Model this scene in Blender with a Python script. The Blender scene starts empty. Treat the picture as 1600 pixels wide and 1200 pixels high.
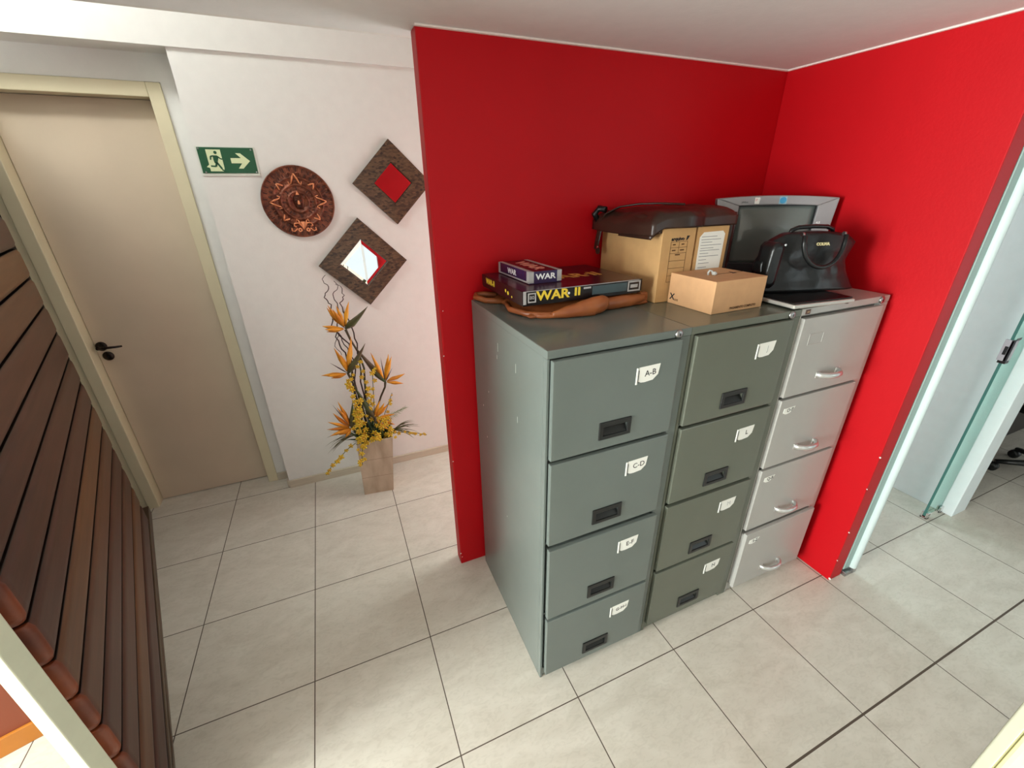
import bpy, bmesh, math, random
from mathutils import Matrix, Vector, Euler, noise
random.seed(7)
S = bpy.context.scene
COL = S.collection
# ------------------------------------------------------------------ camera
cd = bpy.data.cameras.new('camera'); cam = bpy.data.objects.new('camera', cd); COL.objects.link(cam)
cam.location = (.7805, -.7779, 1.7083); cam.rotation_euler = (1.1420, .0138, -.4007)
cd.sensor_width = 36; cd.lens = 36*658.8/1600; cd.clip_start = .02
S.camera = cam
S.view_settings.view_transform = 'Standard'; S.view_settings.look = 'None'
S.view_settings.exposure = 0.06; S.view_settings.gamma = 1; S.view_settings.use_curve_mapping = False
# ------------------------------------------------------------------ world and lights
W = bpy.data.worlds.new('sky'); S.world = W; W.use_nodes = True
bg = W.node_tree.nodes['Background']; bg.inputs[0].default_value = (.86, .94, 1, 1); bg.inputs[1].default_value = 1.2
def area(name, loc, target, sx, sy, power, color=(1, 1, 1)):
    l = bpy.data.lights.new(name, 'AREA'); l.shape = 'RECTANGLE'; l.size = sx; l.size_y = sy
    l.energy = power; l.color = color
    o = bpy.data.objects.new(name, l); COL.objects.link(o); o.location = loc
    o.rotation_euler = (Vector(target)-Vector(loc)).to_track_quat('-Z', 'Y').to_euler()
    return o
area('daylight_left_window', (-2.95, -.62, 1.35), (1.5, -.05, 1.0), 1.2, 1.5, 300, (.94, 1, .975))
area('daylight_front_window', (1.35, -3.45, 1.45), (1.3, 0, 1.0), 1.4, 1.0, 3, (.92, .97, 1))
area('daylight_hall_skylight', (-.55, 1.02, 3.15), (-.1, 2.3, 1.5), 1.4, .4, 38, (.95, 1, .98))
area('added_hall_end_fill', (2.45, 1.18, 1.1), (.3, 1.75, .6), .7, 1.7, 17, (.95, 1, .98))  # added fill for the low white wall and door, no window there
area('added_corridor_fill', (2.84, 1.7, 1.4), (3.76, .7, .9), .8, 1.4, 36, (.74, .96, 1))  # added cool fill for the right wall, no window in the divider
area('daylight_right_window', (4.6, -3.3, 1.5), (2.9, 0, .6), 1.2, 1.2, 12, (.8, .97, 1))

# ------------------------------------------------------------------ materials
MATS = {}
def srgb(r, g, b):
    f = lambda c: (c/255/12.92) if c/255 <= .04045 else ((c/255+.055)/1.055)**2.4
    return (f(r), f(g), f(b), 1)
def mat(name, rgb, rough=.5, metal=0, var=.0, scale=20, bump=0, bscale=60, coat=0, trans=0, ior=1.45, rgb2=None, stretch=(1, 1, 1), sheen=0, spec=.5):
    if name in MATS: return MATS[name]
    m = bpy.data.materials.new(name); m.use_nodes = True; MATS[name] = m
    nt = m.node_tree; N = nt.nodes; L = nt.links; b = N['Principled BSDF']
    c = srgb(*rgb); b.inputs['Roughness'].default_value = rough; b.inputs['Metallic'].default_value = metal
    b.inputs['Coat Weight'].default_value = coat; b.inputs['Transmission Weight'].default_value = trans; b.inputs['IOR'].default_value = ior
    b.inputs['Specular IOR Level'].default_value = spec
    tc = N.new('ShaderNodeTexCoord'); mp = N.new('ShaderNodeMapping'); L.new(tc.outputs['Object'], mp.inputs[0]); mp.inputs['Scale'].default_value = stretch
    ns = N.new('ShaderNodeTexNoise'); ns.inputs['Scale'].default_value = scale; ns.inputs['Detail'].default_value = 5; L.new(mp.outputs[0], ns.inputs['Vector'])
    rp = N.new('ShaderNodeValToRGB'); L.new(ns.outputs['Fac'], rp.inputs[0]); rp.color_ramp.elements[0].position = .3; rp.color_ramp.elements[1].position = .7
    if rgb2: rp.color_ramp.elements[0].color = srgb(*rgb2); rp.color_ramp.elements[1].color = c
    else:
        v = max(var, .02); rp.color_ramp.elements[0].color = (c[0]*(1-v), c[1]*(1-v), c[2]*(1-v), 1); rp.color_ramp.elements[1].color = tuple(min(1, x*(1+v)) for x in c[:3])+(1,)
    L.new(rp.outputs[0], b.inputs['Base Color'])
    if bump:
        n2 = N.new('ShaderNodeTexNoise'); n2.inputs['Scale'].default_value = bscale; n2.inputs['Detail'].default_value = 4; L.new(mp.outputs[0], n2.inputs['Vector'])
        bp = N.new('ShaderNodeBump'); bp.inputs['Strength'].default_value = bump; bp.inputs['Distance'].default_value = .003; L.new(n2.outputs['Fac'], bp.inputs['Height']); L.new(bp.outputs[0], b.inputs['Normal'])
    return m
def mathn(nt, op, a, b=None, c=None):
    n = nt.nodes.new('ShaderNodeMath'); n.operation = op
    for i, v in enumerate((a, b, c)):
        if v is None: continue
        if isinstance(v, (int, float)): n.inputs[i].default_value = v
        else: nt.links.new(v, n.inputs[i])
    return n.outputs[0]
def mixc(nt, fac, a, b):
    n = nt.nodes.new('ShaderNodeMix'); n.data_type = 'RGBA'
    for i, v in ((0, fac), (6, a), (7, b)):
        if isinstance(v, (int, float, tuple)): n.inputs[i].default_value = v
        else: nt.links.new(v, n.inputs[i])
    return n.outputs[2]
def floor_mat():
    m = bpy.data.materials.new('ceramic_floor_tile'); m.use_nodes = True; nt = m.node_tree; N = nt.nodes; L = nt.links; b = N['Principled BSDF']
    tc = N.new('ShaderNodeTexCoord'); sp = N.new('ShaderNodeSeparateXYZ'); L.new(tc.outputs['Object'], sp.inputs[0])
    T = .45
    def dist(o): # distance to nearest joint in metres
        f = mathn(nt, 'FRACT', mathn(nt, 'ADD', mathn(nt, 'DIVIDE', o, T), .5))
        return mathn(nt, 'MULTIPLY', mathn(nt, 'ABSOLUTE', mathn(nt, 'SUBTRACT', f, .5)), T)
    dx = dist(sp.outputs[0]); dy = dist(sp.outputs[1])
    # the joint at y = -0.45 is wider than the rest
    wide = mathn(nt, 'LESS_THAN', mathn(nt, 'ABSOLUTE', mathn(nt, 'ADD', sp.outputs[1], .45)), .0034)
    g = mathn(nt, 'MAXIMUM', mathn(nt, 'LESS_THAN', mathn(nt, 'MINIMUM', dx, dy), .0019), wide)
    ix = mathn(nt, 'FLOOR', mathn(nt, 'DIVIDE', sp.outputs[0], T)); iy = mathn(nt, 'FLOOR', mathn(nt, 'DIVIDE', sp.outputs[1], T))
    cb = N.new('ShaderNodeCombineXYZ'); L.new(ix, cb.inputs[0]); L.new(iy, cb.inputs[1])
    wn = N.new('ShaderNodeTexWhiteNoise'); L.new(cb.outputs[0], wn.inputs['Vector'])
    va = N.new('ShaderNodeVectorMath'); va.operation = 'ADD'; L.new(tc.outputs['Object'], va.inputs[0])
    vs = N.new('ShaderNodeVectorMath'); vs.operation = 'SCALE'; L.new(wn.outputs['Color'], vs.inputs[0]); vs.inputs['Scale'].default_value = 10; L.new(vs.outputs[0], va.inputs[1])
    mp = N.new('ShaderNodeMapping'); L.new(va.outputs[0], mp.inputs[0]); mp.inputs['Rotation'].default_value = (0, 0, .6); mp.inputs['Scale'].default_value = (1, 2.0, 1)
    n1 = N.new('ShaderNodeTexNoise'); n1.inputs['Scale'].default_value = 5; n1.inputs['Detail'].default_value = 6; n1.inputs['Distortion'].default_value = 1.2; L.new(mp.outputs[0], n1.inputs[0])
    n2 = N.new('ShaderNodeTexNoise'); n2.inputs['Scale'].default_value = 30; n2.inputs['Detail'].default_value = 6; n2.inputs['Distortion'].default_value = 1.6; L.new(mp.outputs[0], n2.inputs[0])
    r1 = N.new('ShaderNodeValToRGB'); L.new(n1.outputs['Fac'], r1.inputs[0]); e = r1.color_ramp.elements
    e[0].position = .3; e[0].color = srgb(205, 198, 184); e[1].position = .7; e[1].color = srgb(218, 212, 199)
    r2 = N.new('ShaderNodeValToRGB'); L.new(n2.outputs['Fac'], r2.inputs[0]); e = r2.color_ramp.elements
    e[0].position = .36; e[0].color = srgb(186, 182, 172); e[1].position = .52; e[1].color = (1, 1, 1, 1)
    ml = N.new('ShaderNodeMix'); ml.data_type = 'RGBA'; ml.blend_type = 'MULTIPLY'; ml.inputs[0].default_value = .13; L.new(r1.outputs[0], ml.inputs[6]); L.new(r2.outputs[0], ml.inputs[7])
    col = mixc(nt, g, ml.outputs[2], srgb(84, 72, 60)); L.new(col, b.inputs['Base Color'])
    L.new(mathn(nt, 'MULTIPLY_ADD', g, .5, .27), b.inputs['Roughness'])
    h = mathn(nt, 'ADD', mathn(nt, 'MULTIPLY', mathn(nt, 'SUBTRACT', 1, g), .6), mathn(nt, 'MULTIPLY', n2.outputs['Fac'], .25))
    bp = N.new('ShaderNodeBump'); bp.inputs['Strength'].default_value = .35; bp.inputs['Distance'].default_value = .002; L.new(h, bp.inputs['Height']); L.new(bp.outputs[0], b.inputs['Normal'])
    return m
def wood_board_mat():
    m = bpy.data.materials.new('varnished_log_siding'); m.use_nodes = True; nt = m.node_tree; N = nt.nodes; L = nt.links; b = N['Principled BSDF']
    tc = N.new('ShaderNodeTexCoord'); sp = N.new('ShaderNodeSeparateXYZ'); L.new(tc.outputs['Object'], sp.inputs[0])
    idx = mathn(nt, 'FLOOR', mathn(nt, 'DIVIDE', mathn(nt, 'SUBTRACT', sp.outputs[2], .061), .122))
    wn = N.new('ShaderNodeTexWhiteNoise'); wn.noise_dimensions = '1D'; L.new(mathn(nt, 'ADD', idx, 3.37), wn.inputs['W'])
    r = N.new('ShaderNodeValToRGB'); L.new(wn.outputs['Value'], r.inputs[0]); e = r.color_ramp.elements
    e[0].position = 0; e[0].color = srgb(76, 40, 30); e[1].position = 1; e[1].color = srgb(120, 78, 42)
    k = r.color_ramp.elements.new(.5); k.color = srgb(90, 52, 36)
    mp = N.new('ShaderNodeMapping'); L.new(tc.outputs['Object'], mp.inputs[0]); mp.inputs['Scale'].default_value = (1.2, 14, 14)
    n1 = N.new('ShaderNodeTexNoise'); n1.inputs['Scale'].default_value = 4; n1.inputs['Detail'].default_value = 6; L.new(mp.outputs[0], n1.inputs[0])
    r2 = N.new('ShaderNodeValToRGB'); L.new(n1.outputs['Fac'], r2.inputs[0]); r2.color_ramp.elements[0].position = .35; r2.color_ramp.elements[0].color = (.6, .57, .55, 1); r2.color_ramp.elements[1].position = .65; r2.color_ramp.elements[1].color = (1, 1, 1, 1)
    ml = N.new('ShaderNodeMix'); ml.data_type = 'RGBA'; ml.blend_type = 'MULTIPLY'; ml.inputs[0].default_value = .6; L.new(r.outputs[0], ml.inputs[6]); L.new(r2.outputs[0], ml.inputs[7])
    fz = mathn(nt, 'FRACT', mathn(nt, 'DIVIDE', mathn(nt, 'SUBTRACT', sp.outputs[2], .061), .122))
    groove_shade = mathn(nt, 'GREATER_THAN', mathn(nt, 'ABSOLUTE', mathn(nt, 'SUBTRACT', fz, .5)), .448)  # groove shade painted into the board colour beside each joint
    L.new(mixc(nt, groove_shade, ml.outputs[2], srgb(34, 20, 15)), b.inputs['Base Color']); b.inputs['Roughness'].default_value = .38; b.inputs['Specular IOR Level'].default_value = .35
    bp = N.new('ShaderNodeBump'); bp.inputs['Strength'].default_value = .15; bp.inputs['Distance'].default_value = .002; L.new(n1.outputs['Fac'], bp.inputs['Height']); L.new(bp.outputs[0], b.inputs['Normal'])
    return m
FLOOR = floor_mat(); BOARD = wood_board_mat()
WHITE = mat('white_wall_paint', (224, 221, 215), .75, bump=.12, bscale=90)
COOL = mat('cool_white_wall_paint', (222, 231, 231), .7, bump=.1, bscale=90)
CEIL = mat('ceiling_plaster', (224, 222, 220), .85, bump=.15, bscale=70)
RED = mat('red_wall_paint', (186, 5, 18), .5, spec=.25, var=.02, scale=4, bump=.12, bscale=100)
CREAM = mat('cream_door_paint', (216, 204, 172), .45, var=.03, scale=6)
LEAF = mat('beige_door_leaf', (208, 190, 166), .4, var=.05, scale=3, bump=.05, bscale=200)
STONE = mat('beige_baseboard_stone', (196, 184, 164), .4, var=.08, scale=8, stretch=(1, 6, 10))
ORANGE = mat('terracotta_wall_paint', (140, 72, 46), .7, var=.04, scale=8)
AMBER = mat('amber_wood_skirting', (188, 118, 40), .4, var=.06, scale=10)
ENDW = mat('varnished_board_end', (140, 68, 34), .35, rgb2=(78, 34, 24), scale=7, bump=.25, bscale=50)
JAMB = mat('cream_jamb_paint', (206, 208, 184), .45, var=.03, scale=30)
GREEN_A = mat('grey_green_cabinet_enamel', (106, 114, 109), .22, var=.03, scale=6)
GREEN_B = mat('olive_grey_cabinet_enamel', (102, 106, 94), .22, var=.03, scale=6)
GREY_C = mat('light_grey_cabinet_enamel', (174, 172, 166), .25, var=.02, scale=6)
CHROME = mat('polished_chrome', (225, 225, 225), .12, metal=1)
SATIN = mat('satin_chrome', (205, 205, 202), .28, metal=.75)
STEEL = mat('brushed_steel', (170, 170, 170), .3, metal=1)
ZINC = mat('zinc_lock_case', (176, 176, 182), .4)
BLACKP = mat('black_handle_plastic', (30, 31, 30), .35)
PAPER = mat('white_paper_label', (238, 238, 230), .8)
INK = mat('black_ink', (25, 25, 28), .7)
FAINT = mat('faded_ink', (180, 182, 178), .8)
GLASS = mat('green_tinted_glass', (176, 226, 212), .02, trans=1, ior=1.45)
GEDGE = mat('dark_green_glass_edge', (72, 124, 116), .15)
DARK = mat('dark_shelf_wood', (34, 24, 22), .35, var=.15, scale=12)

# ------------------------------------------------------------------ mesh builder
class MB:
    def __init__(s): s.bm = bmesh.new(); s.mats = []; s.M = Matrix.Identity(4)
    def mi(s, m):
        if m not in s.mats: s.mats.append(m)
        return s.mats.index(m)
    def face(s, vs, m, smooth=False):
        try: f = s.bm.faces.new(vs)
        except ValueError: return
        f.material_index = s.mi(m); f.smooth = smooth
        return f
    def v(s, p): return s.bm.verts.new(s.M @ Vector(p))
    def box(s, x0, x1, y0, y1, z0, z1, m):
        c = [s.v((x, y, z)) for z in (z0, z1) for y in (y0, y1) for x in (x0, x1)]
        for q in ((0, 2, 3, 1), (4, 5, 7, 6), (0, 1, 5, 4), (2, 6, 7, 3), (0, 4, 6, 2), (1, 3, 7, 5)): s.face([c[i] for i in q], m)
    def prism(s, pts, a, b, m, axis='y', smooth=False):
        """pts polygon in the plane, extruded from a to b along axis"""
        def mk(p, t): return {'y': (p[0], t, p[1]), 'z': (p[0], p[1], t), 'x': (t, p[0], p[1])}[axis]
        A = [s.v(mk(p, a)) for p in pts]; B = [s.v(mk(p, b)) for p in pts]
        s.face(A, m); s.face(B[::-1], m); n = len(pts)
        for i in range(n): s.face([A[i], B[i], B[(i+1) % n], A[(i+1) % n]][::-1], m, smooth)
    def rings(s, rings, m, cap=True, smooth=True, closed=True, loop=False):
        R = [[s.v(p) for p in r] for r in rings]; n = len(R[0])
        rr = range(len(R)) if loop else range(len(R)-1)
        for i in rr:
            a, b = R[i], R[(i+1) % len(R)]
            for j in range(n if closed else n-1): s.face([a[j], a[(j+1) % n], b[(j+1) % n], b[j]], m, smooth)
        if cap and not loop: s.face(R[0][::-1], m); s.face(R[-1], m)
    def tube(s, pts, r, m, n=8, cap=True, flat=1.0, up=(0, 0, 1)):
        pts = [Vector(p) for p in pts]; rr = r if isinstance(r, (list, tuple)) else [r]*len(pts); out = []
        side = None
        for i, p in enumerate(pts):
            d = (pts[min(i+1, len(pts)-1)]-pts[max(i-1, 0)]).normalized()
            u = Vector(up)
            if side is not None: u = side
            e = u-d*u.dot(d)
            if e.length < 1e-4: e = d.orthogonal()
            e.normalize(); side = e; f = d.cross(e)
            out.append([tuple(p+(e*math.cos(t)*flat+f*math.sin(t))*rr[i]) for t in [2*math.pi*k/n for k in range(n)]])
        s.rings(out, m, cap)
    def lathe(s, prof, m, n=24, c=(0, 0, 0), axis='z'):
        """prof list of (r, h)"""
        out = []
        for r, h in prof:
            ring = []
            for k in range(n):
                t = 2*math.pi*k/n; a, b = r*math.cos(t), r*math.sin(t)
                p = {'z': (a, b, h), 'y': (a, -h, b), 'x': (h, a, b)}[axis]
                ring.append((c[0]+p[0], c[1]+p[1], c[2]+p[2]))
            out.append(ring)
        s.rings(out, m)
    def blade(s, p0, p1, w, m, bend=(0, 0, 0), th=.25, seg=6, peak=.35, tip=.03, up=(0, -1, 0)):
        """pointed leaf with a diamond section"""
        p0, p1, bend = Vector(p0), Vector(p1), Vector(bend); out = []
        for i in range(seg+1):
            t = i/seg; p = p0.lerp(p1, t)+bend*4*t*(1-t)
            d = (p1-p0+bend*4*(1-2*t)).normalized(); sd = d.cross(Vector(up))
            if sd.length < 1e-3: sd = d.orthogonal()
            sd.normalize(); nn = sd.cross(d)
            k = (t/peak)**.7 if t < peak else ((1-t)/(1-peak))**.9
            k = max(k, .25 if t < .5 else tip); a = w*.5*k
            out.append([tuple(p+sd*a), tuple(p+nn*a*th), tuple(p-sd*a), tuple(p-nn*a*th)])
        s.rings(out, m)
    def blob(s, fn, n, m, smooth=True):
        """closed surface of a cube grid n=(nx,ny,nz) mapped by fn(u,v,w) with u,v,w in -1..1"""
        nx, ny, nz = n; V = {}
        def g(i, j, k):
            if (i, j, k) not in V: V[(i, j, k)] = s.v(fn(2*i/nx-1, 2*j/ny-1, 2*k/nz-1))
            return V[(i, j, k)]
        for i in range(nx):
            for j in range(ny):
                s.face([g(i, j, 0), g(i, j+1, 0), g(i+1, j+1, 0), g(i+1, j, 0)], m, smooth)
                s.face([g(i, j, nz), g(i+1, j, nz), g(i+1, j+1, nz), g(i, j+1, nz)], m, smooth)
        for i in range(nx):
            for k in range(nz):
                s.face([g(i, 0, k), g(i+1, 0, k), g(i+1, 0, k+1), g(i, 0, k+1)], m, smooth)
                s.face([g(i, ny, k), g(i, ny, k+1), g(i+1, ny, k+1), g(i+1, ny, k)], m, smooth)
        for j in range(ny):
            for k in range(nz):
                s.face([g(0, j, k), g(0, j, k+1), g(0, j+1, k+1), g(0, j+1, k)], m, smooth)
                s.face([g(nx, j, k), g(nx, j+1, k), g(nx, j+1, k+1), g(nx, j, k+1)], m, smooth)
    def frame(s, x0, x1, z0, z1, hx0, hx1, hz0, hz1, y0, y1, m):
        """plate in x,z with a rectangular hole, y0 front .. y1 back"""
        X = (x0, hx0, hx1, x1); Z = (z0, hz0, hz1, z1)
        F = [[s.v((x, y0, z)) for x in X] for z in Z]; B = [[s.v((x, y1, z)) for x in X] for z in Z]
        for G, fl in ((F, 0), (B, 1)):
            for i in range(3):
                for j in range(3):
                    if i == 1 and j == 1: continue
                    s.face([G[i][j], G[i][j+1], G[i+1][j+1], G[i+1][j]], m)
        for i in range(3):
            for p, q in (((0, i), (0, i+1)), ((3, i), (3, i+1)), ((i, 0), (i+1, 0)), ((i, 3), (i+1, 3))):
                s.face([F[p[0]][p[1]], F[q[0]][q[1]], B[q[0]][q[1]], B[p[0]][p[1]]], m)
        for p, q in (((1, 1), (1, 2)), ((2, 1), (2, 2)), ((1, 1), (2, 1)), ((1, 2), (2, 2))):
            s.face([F[p[0]][p[1]], F[q[0]][q[1]], B[q[0]][q[1]], B[p[0]][p[1]]], m)
    def text(s, txt, size, mtx, m, depth=.0006, wide=1.0, bold=0):
        cu = bpy.data.curves.new('txt', 'FONT'); cu.body = txt; cu.size = size; cu.align_x = 'CENTER'; cu.align_y = 'CENTER'; cu.extrude = depth; cu.offset = bold; cu.resolution_u = 3
        o = bpy.data.objects.new('txt', cu); COL.objects.link(o); dg = bpy.context.evaluated_depsgraph_get(); dg.update()
        me = bpy.data.meshes.new_from_object(o.evaluated_get(dg)); bpy.data.objects.remove(o); bpy.data.curves.remove(cu)
        k = s.mi(m); vs = [s.bm.verts.new(s.M @ mtx @ Vector((v.co.x*wide, v.co.y, v.co.z))) for v in me.vertices]
        for p in me.polygons:
            try: f = s.bm.faces.new([vs[i] for i in p.vertices]); f.material_index = k
            except ValueError: pass
        bpy.data.meshes.remove(me)
    def build(s, name, parent=None, bevel=0, seg=2, sub=0, origin=None):
        bmesh.ops.recalc_face_normals(s.bm, faces=s.bm.faces)
        me = bpy.data.meshes.new(name)
        if origin is not None: bmesh.ops.translate(s.bm, verts=s.bm.verts, vec=-Vector(origin))
        s.bm.to_mesh(me); s.bm.free()
        for m in s.mats: me.materials.append(m)
        o = bpy.data.objects.new(name, me); COL.objects.link(o)
        if origin is not None: o.location = origin
        if parent is not None:
            o.parent = parent
        if bevel:
            b = o.modifiers.new('bevel', 'BEVEL'); b.width = bevel; b.segments = seg; b.limit_method = 'ANGLE'; b.angle_limit = math.radians(40)
        if sub:
            q = o.modifiers.new('sub', 'SUBSURF'); q.levels = sub; q.render_levels = sub
        return o
def thing(name, label, cat, loc=(0, 0, 0), rz=0, group=None):
    o = bpy.data.objects.new(name, None); COL.objects.link(o); o.location = loc; o.rotation_euler = (0, 0, rz); o.empty_display_size = .05
    o['label'] = label; o['category'] = cat
    if group: o['group'] = group
    return o
def tag(o, label, cat, group=None):
    o['label'] = label; o['category'] = cat
    if group: o['group'] = group
    return o
def struct(o): o['kind'] = 'structure'; return o
def RX(a): return Matrix.Rotation(math.radians(a), 4, 'X')
def RY(a): return Matrix.Rotation(math.radians(a), 4, 'Y')
def RZ(a): return Matrix.Rotation(math.radians(a), 4, 'Z')
def TR(*p): return Matrix.Translation(Vector(p))
FRONT = RX(90)                      # text plane facing -y
LEFT = RZ(-90) @ RX(90)             # text plane facing -x
def fbm(x, y, z=0): return noise.noise(Vector((x, y, z)))

# ------------------------------------------------------------------ setting
HC = 2.158; HH = 4.4
b = MB(); b.box(-3.6, 7.5, -4.0, 3.4, -.08, 0, FLOOR); struct(b.build('floor'))
b = MB(); b.box(-3.6, 7.5, -4.0, .884, HC, HC+.16, CEIL); struct(b.build('ceiling'))
b = MB(); b.box(-3.6, 7.5, .90, 3.4, HH, HH+.1, WHITE); struct(b.build('ceiling_hall'))
b = MB(); b.box(-3.6, 7.5, .884, .90, HC, HH+.1, WHITE); struct(b.build('trim_1'))
# white back wall with the door recess on its left
b = MB()
b.box(.305, 2.75, 1.801, 2.08, 0, 2.278, WHITE)           # main white wall
b.box(-.60, .305, 1.925, 2.08, 2.172, 2.30, WHITE)         # over the door
b.box(.225, .305, 1.925, 2.08, 0, 2.172, WHITE)
b.box(-3.0, -.475, 1.925, 2.08, 0, 2.30, WHITE)
b.box(-3.0, 2.75, 1.789, 2.08, 2.278, HH, WHITE)         # beam
struct(b.build('wall_back'))
b = MB(); b.box(.303, 2.72, 1.787, 1.801, 0, .052, STONE); b.box(.226, .303, 1.912, 1.925, 0, .052, STONE); b.box(.291, .305, 1.80, 1.925, 0, .052, STONE)
struct(b.build('baseboard_back', bevel=.002))
# red partition behind the cabinets and red side wall
b = MB(); b.box(1.132, 2.79, .767, .832, 0, HC, RED); struct(b.build('wall_partition', bevel=.004))
b = MB(); b.box(2.71, 2.793, -.033, .767, 0, HC, RED); struct(b.build('wall_side', bevel=.003, seg=2))
b = MB(); b.box(2.71, 2.79, .832, 2.08, 0, HH, WHITE); struct(b.build('wall_divider'))
chipm = mat('chipped_plaster', (240, 232, 226), .9)
b = MB()
for (x, y, z, r) in ((2.7102, -.0335, .012, .007), (2.7102, -.034, .30, .004), (2.7102, -.0335, .70, .0045), (2.71, -.034, .54, .003), (2.7102, -.034, .13, .003)):
    b.lathe([(r*.3, -.0012), (r, 0), (r*.3, .0012)], chipm, 7, (x, y, z), 'x')
for (x, y, z, r) in ((1.1335, .7665, .07, .004), (1.139, .7665, .045, .0025), (1.1345, .7665, .62, .003), (1.1335, .7665, 1.12, .003), (1.145, .7665, 1.30, .002)):
    b.lathe([(r*.3, -.0012), (r, 0), (r*.3, .0012)], chipm, 7, (x, y, z), 'y')
struct(b.build('trim_2'))
# cool white wall right of the opening, its post end, the far rooms
b = MB(); b.box(3.768, 3.908, -.03, 3.3, 0, HC, COOL); b.box(3.768, 3.908, .90, 3.3, HC, HH, COOL); struct(b.build('wall_right', bevel=.003))
b = MB(); b.box(2.79, 3.768, 3.1, 3.2, 0, HH, COOL); struct(b.build('wall_corridor_end'))
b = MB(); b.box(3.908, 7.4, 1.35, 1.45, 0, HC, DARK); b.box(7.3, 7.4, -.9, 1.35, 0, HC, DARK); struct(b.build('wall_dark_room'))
# walls behind the camera, with window openings
b = MB()
b.frame(-3.6, 7.5, 0, HC, .5, 2.2, .12, 2.0, -3.72, -3.6, WHITE); struct(b.build('wall_front'))
b = MB(); MBM = b
b.M = RZ(90)                       # local x -> world y, local y -> world -x
b.frame(-3.7, 3.3, 0, HC, -2.1, -.2, .55, 2.05, 3.5, 3.6, WHITE); struct(b.build('wall_far_left'))
# window frame with blinds in the wall behind the camera
b = MB(); b.frame(.5, 2.2, .12, 2.0, .56, 2.14, .18, 1.94, -3.68, -3.62, mat('white_window_frame', (235, 235, 235), .4)); b.box(1.33, 1.37, -3.68, -3.62, .18, 1.94, MATS['white_window_frame'])
struct(b.build('window_1'))
# log siding wall on the left: local x runs from the door towards the camera, z up, front face at local y=0
WA = Vector((-.429, 1.812, 0)); wang = math.atan2(-.9549, .2969)   # direction of run
WM = TR(*WA) @ Matrix.Rotation(wang, 4, 'Z')                       # local +y = left-of-run = room side
b = MB(); b.M = Matrix.Identity(4)
S0, S1 = .10, 1.738
prof = []
for k in range(9):
    t = k/8; prof.append((t, .006*(1-abs(2*t-1)**9)))
for i in range(-1, 18):
    z0 = .061+.122*i+.0045; z1 = z0+.113
    if i == -1: z0 = .0; z1 = .058
    if z1 > HC: z1 = HC-.002
    if z0 > HC-.02: break
    rows = []
    for (sx, off) in ((S0, -.028), (S0+.003, -.012), (S0+.012, -.003), (S0+.03, 0), (S1-.03, 0), (S1-.010, -.0005), (S1-.003, -.004), (S1, -.010), (S1+.0005, -.048)):
        rows.append([(sx, -.0065+off+h, z0+(z1-z0)*t) for t, h in prof])
    # rows are open strips; close at the back
    R = [[b.v(p) for p in r] for r in rows]
    for a in range(len(R)-1):
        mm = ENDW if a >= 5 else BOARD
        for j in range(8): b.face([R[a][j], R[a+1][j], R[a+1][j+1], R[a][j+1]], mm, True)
    for j, (za) in ((0, z0), (8, z1)):
        back = [b.v((rows[a][j][0], -.05, za)) for a in range(len(R))]
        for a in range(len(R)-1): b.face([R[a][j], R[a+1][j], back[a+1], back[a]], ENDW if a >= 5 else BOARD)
b.box(-.12, S1-.004, -.062, -.04, 0, HC, mat('dark_wall_core', (28, 17, 13), .8))
o = struct(b.build('wall_left')); o.matrix_world = WM
b = MB(); b.box(-.06, S1+.01, -.045, -.0005, 0, .055, mat('dark_brown_skirting', (86, 66, 48), .35, var=.1, scale=20)); o = struct(b.build('baseboard_left', bevel=.003)); o.matrix_world = WM
# jamb standing at the near end of the siding wall
def jamb(name, cx, cy, az, D0, a0, a1, a2, z1):
    """thin door jamb: three sight angles (deg) seen from where one walks through, distance D0"""
    P = []
    for a, d in ((a0, D0), (a1, D0-.012), (a2, D0+.006), ((a0+a2)/2, D0+.05)):
        P.append((cx+d*math.cos(math.radians(a)), cy+d*math.sin(math.radians(a))))
    b = MB(); b.prism(P, 0, z1, JAMB, axis='z'); return b
b = MB(); b.prism([(.0855, .1163), (.0718, .0819), (.0372, .0914), (.050, .125)], 0, HC, JAMB, axis='z')
struct(b.build('trim_3', bevel=.0025, seg=3))
b = MB(); b.prism([(1.655, -.7250), (1.640, -.7415), (1.90, -.7485), (1.90, -.7095)], 0, HC, JAMB, axis='z')
b.box(1.90, 1.93, -.7485, -.7095, 0, HC, JAMB)
struct(b.build('trim_4', bevel=.003, seg=3))
b = MB(); b.box(1.66, 1.9, -.80, -.7425, 0, HC, mat('pale_yellow_paint', (232, 222, 170), .5)); struct(b.build('trim_5', bevel=.01, seg=3))
# terracotta wall of the room on the other side, at right angles to the siding
b = MB(); b.box(1.02, 1.114, -2.6, -.10, 0, HC, ORANGE); o = struct(b.build('wall_terracotta')); o.matrix_world = WM
b = MB(); b.box(1.114, 1.126, -2.6, -.10, 0, .078, AMBER); o = struct(b.build('baseboard_terracotta', bevel=.003)); o.matrix_world = WM
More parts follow.
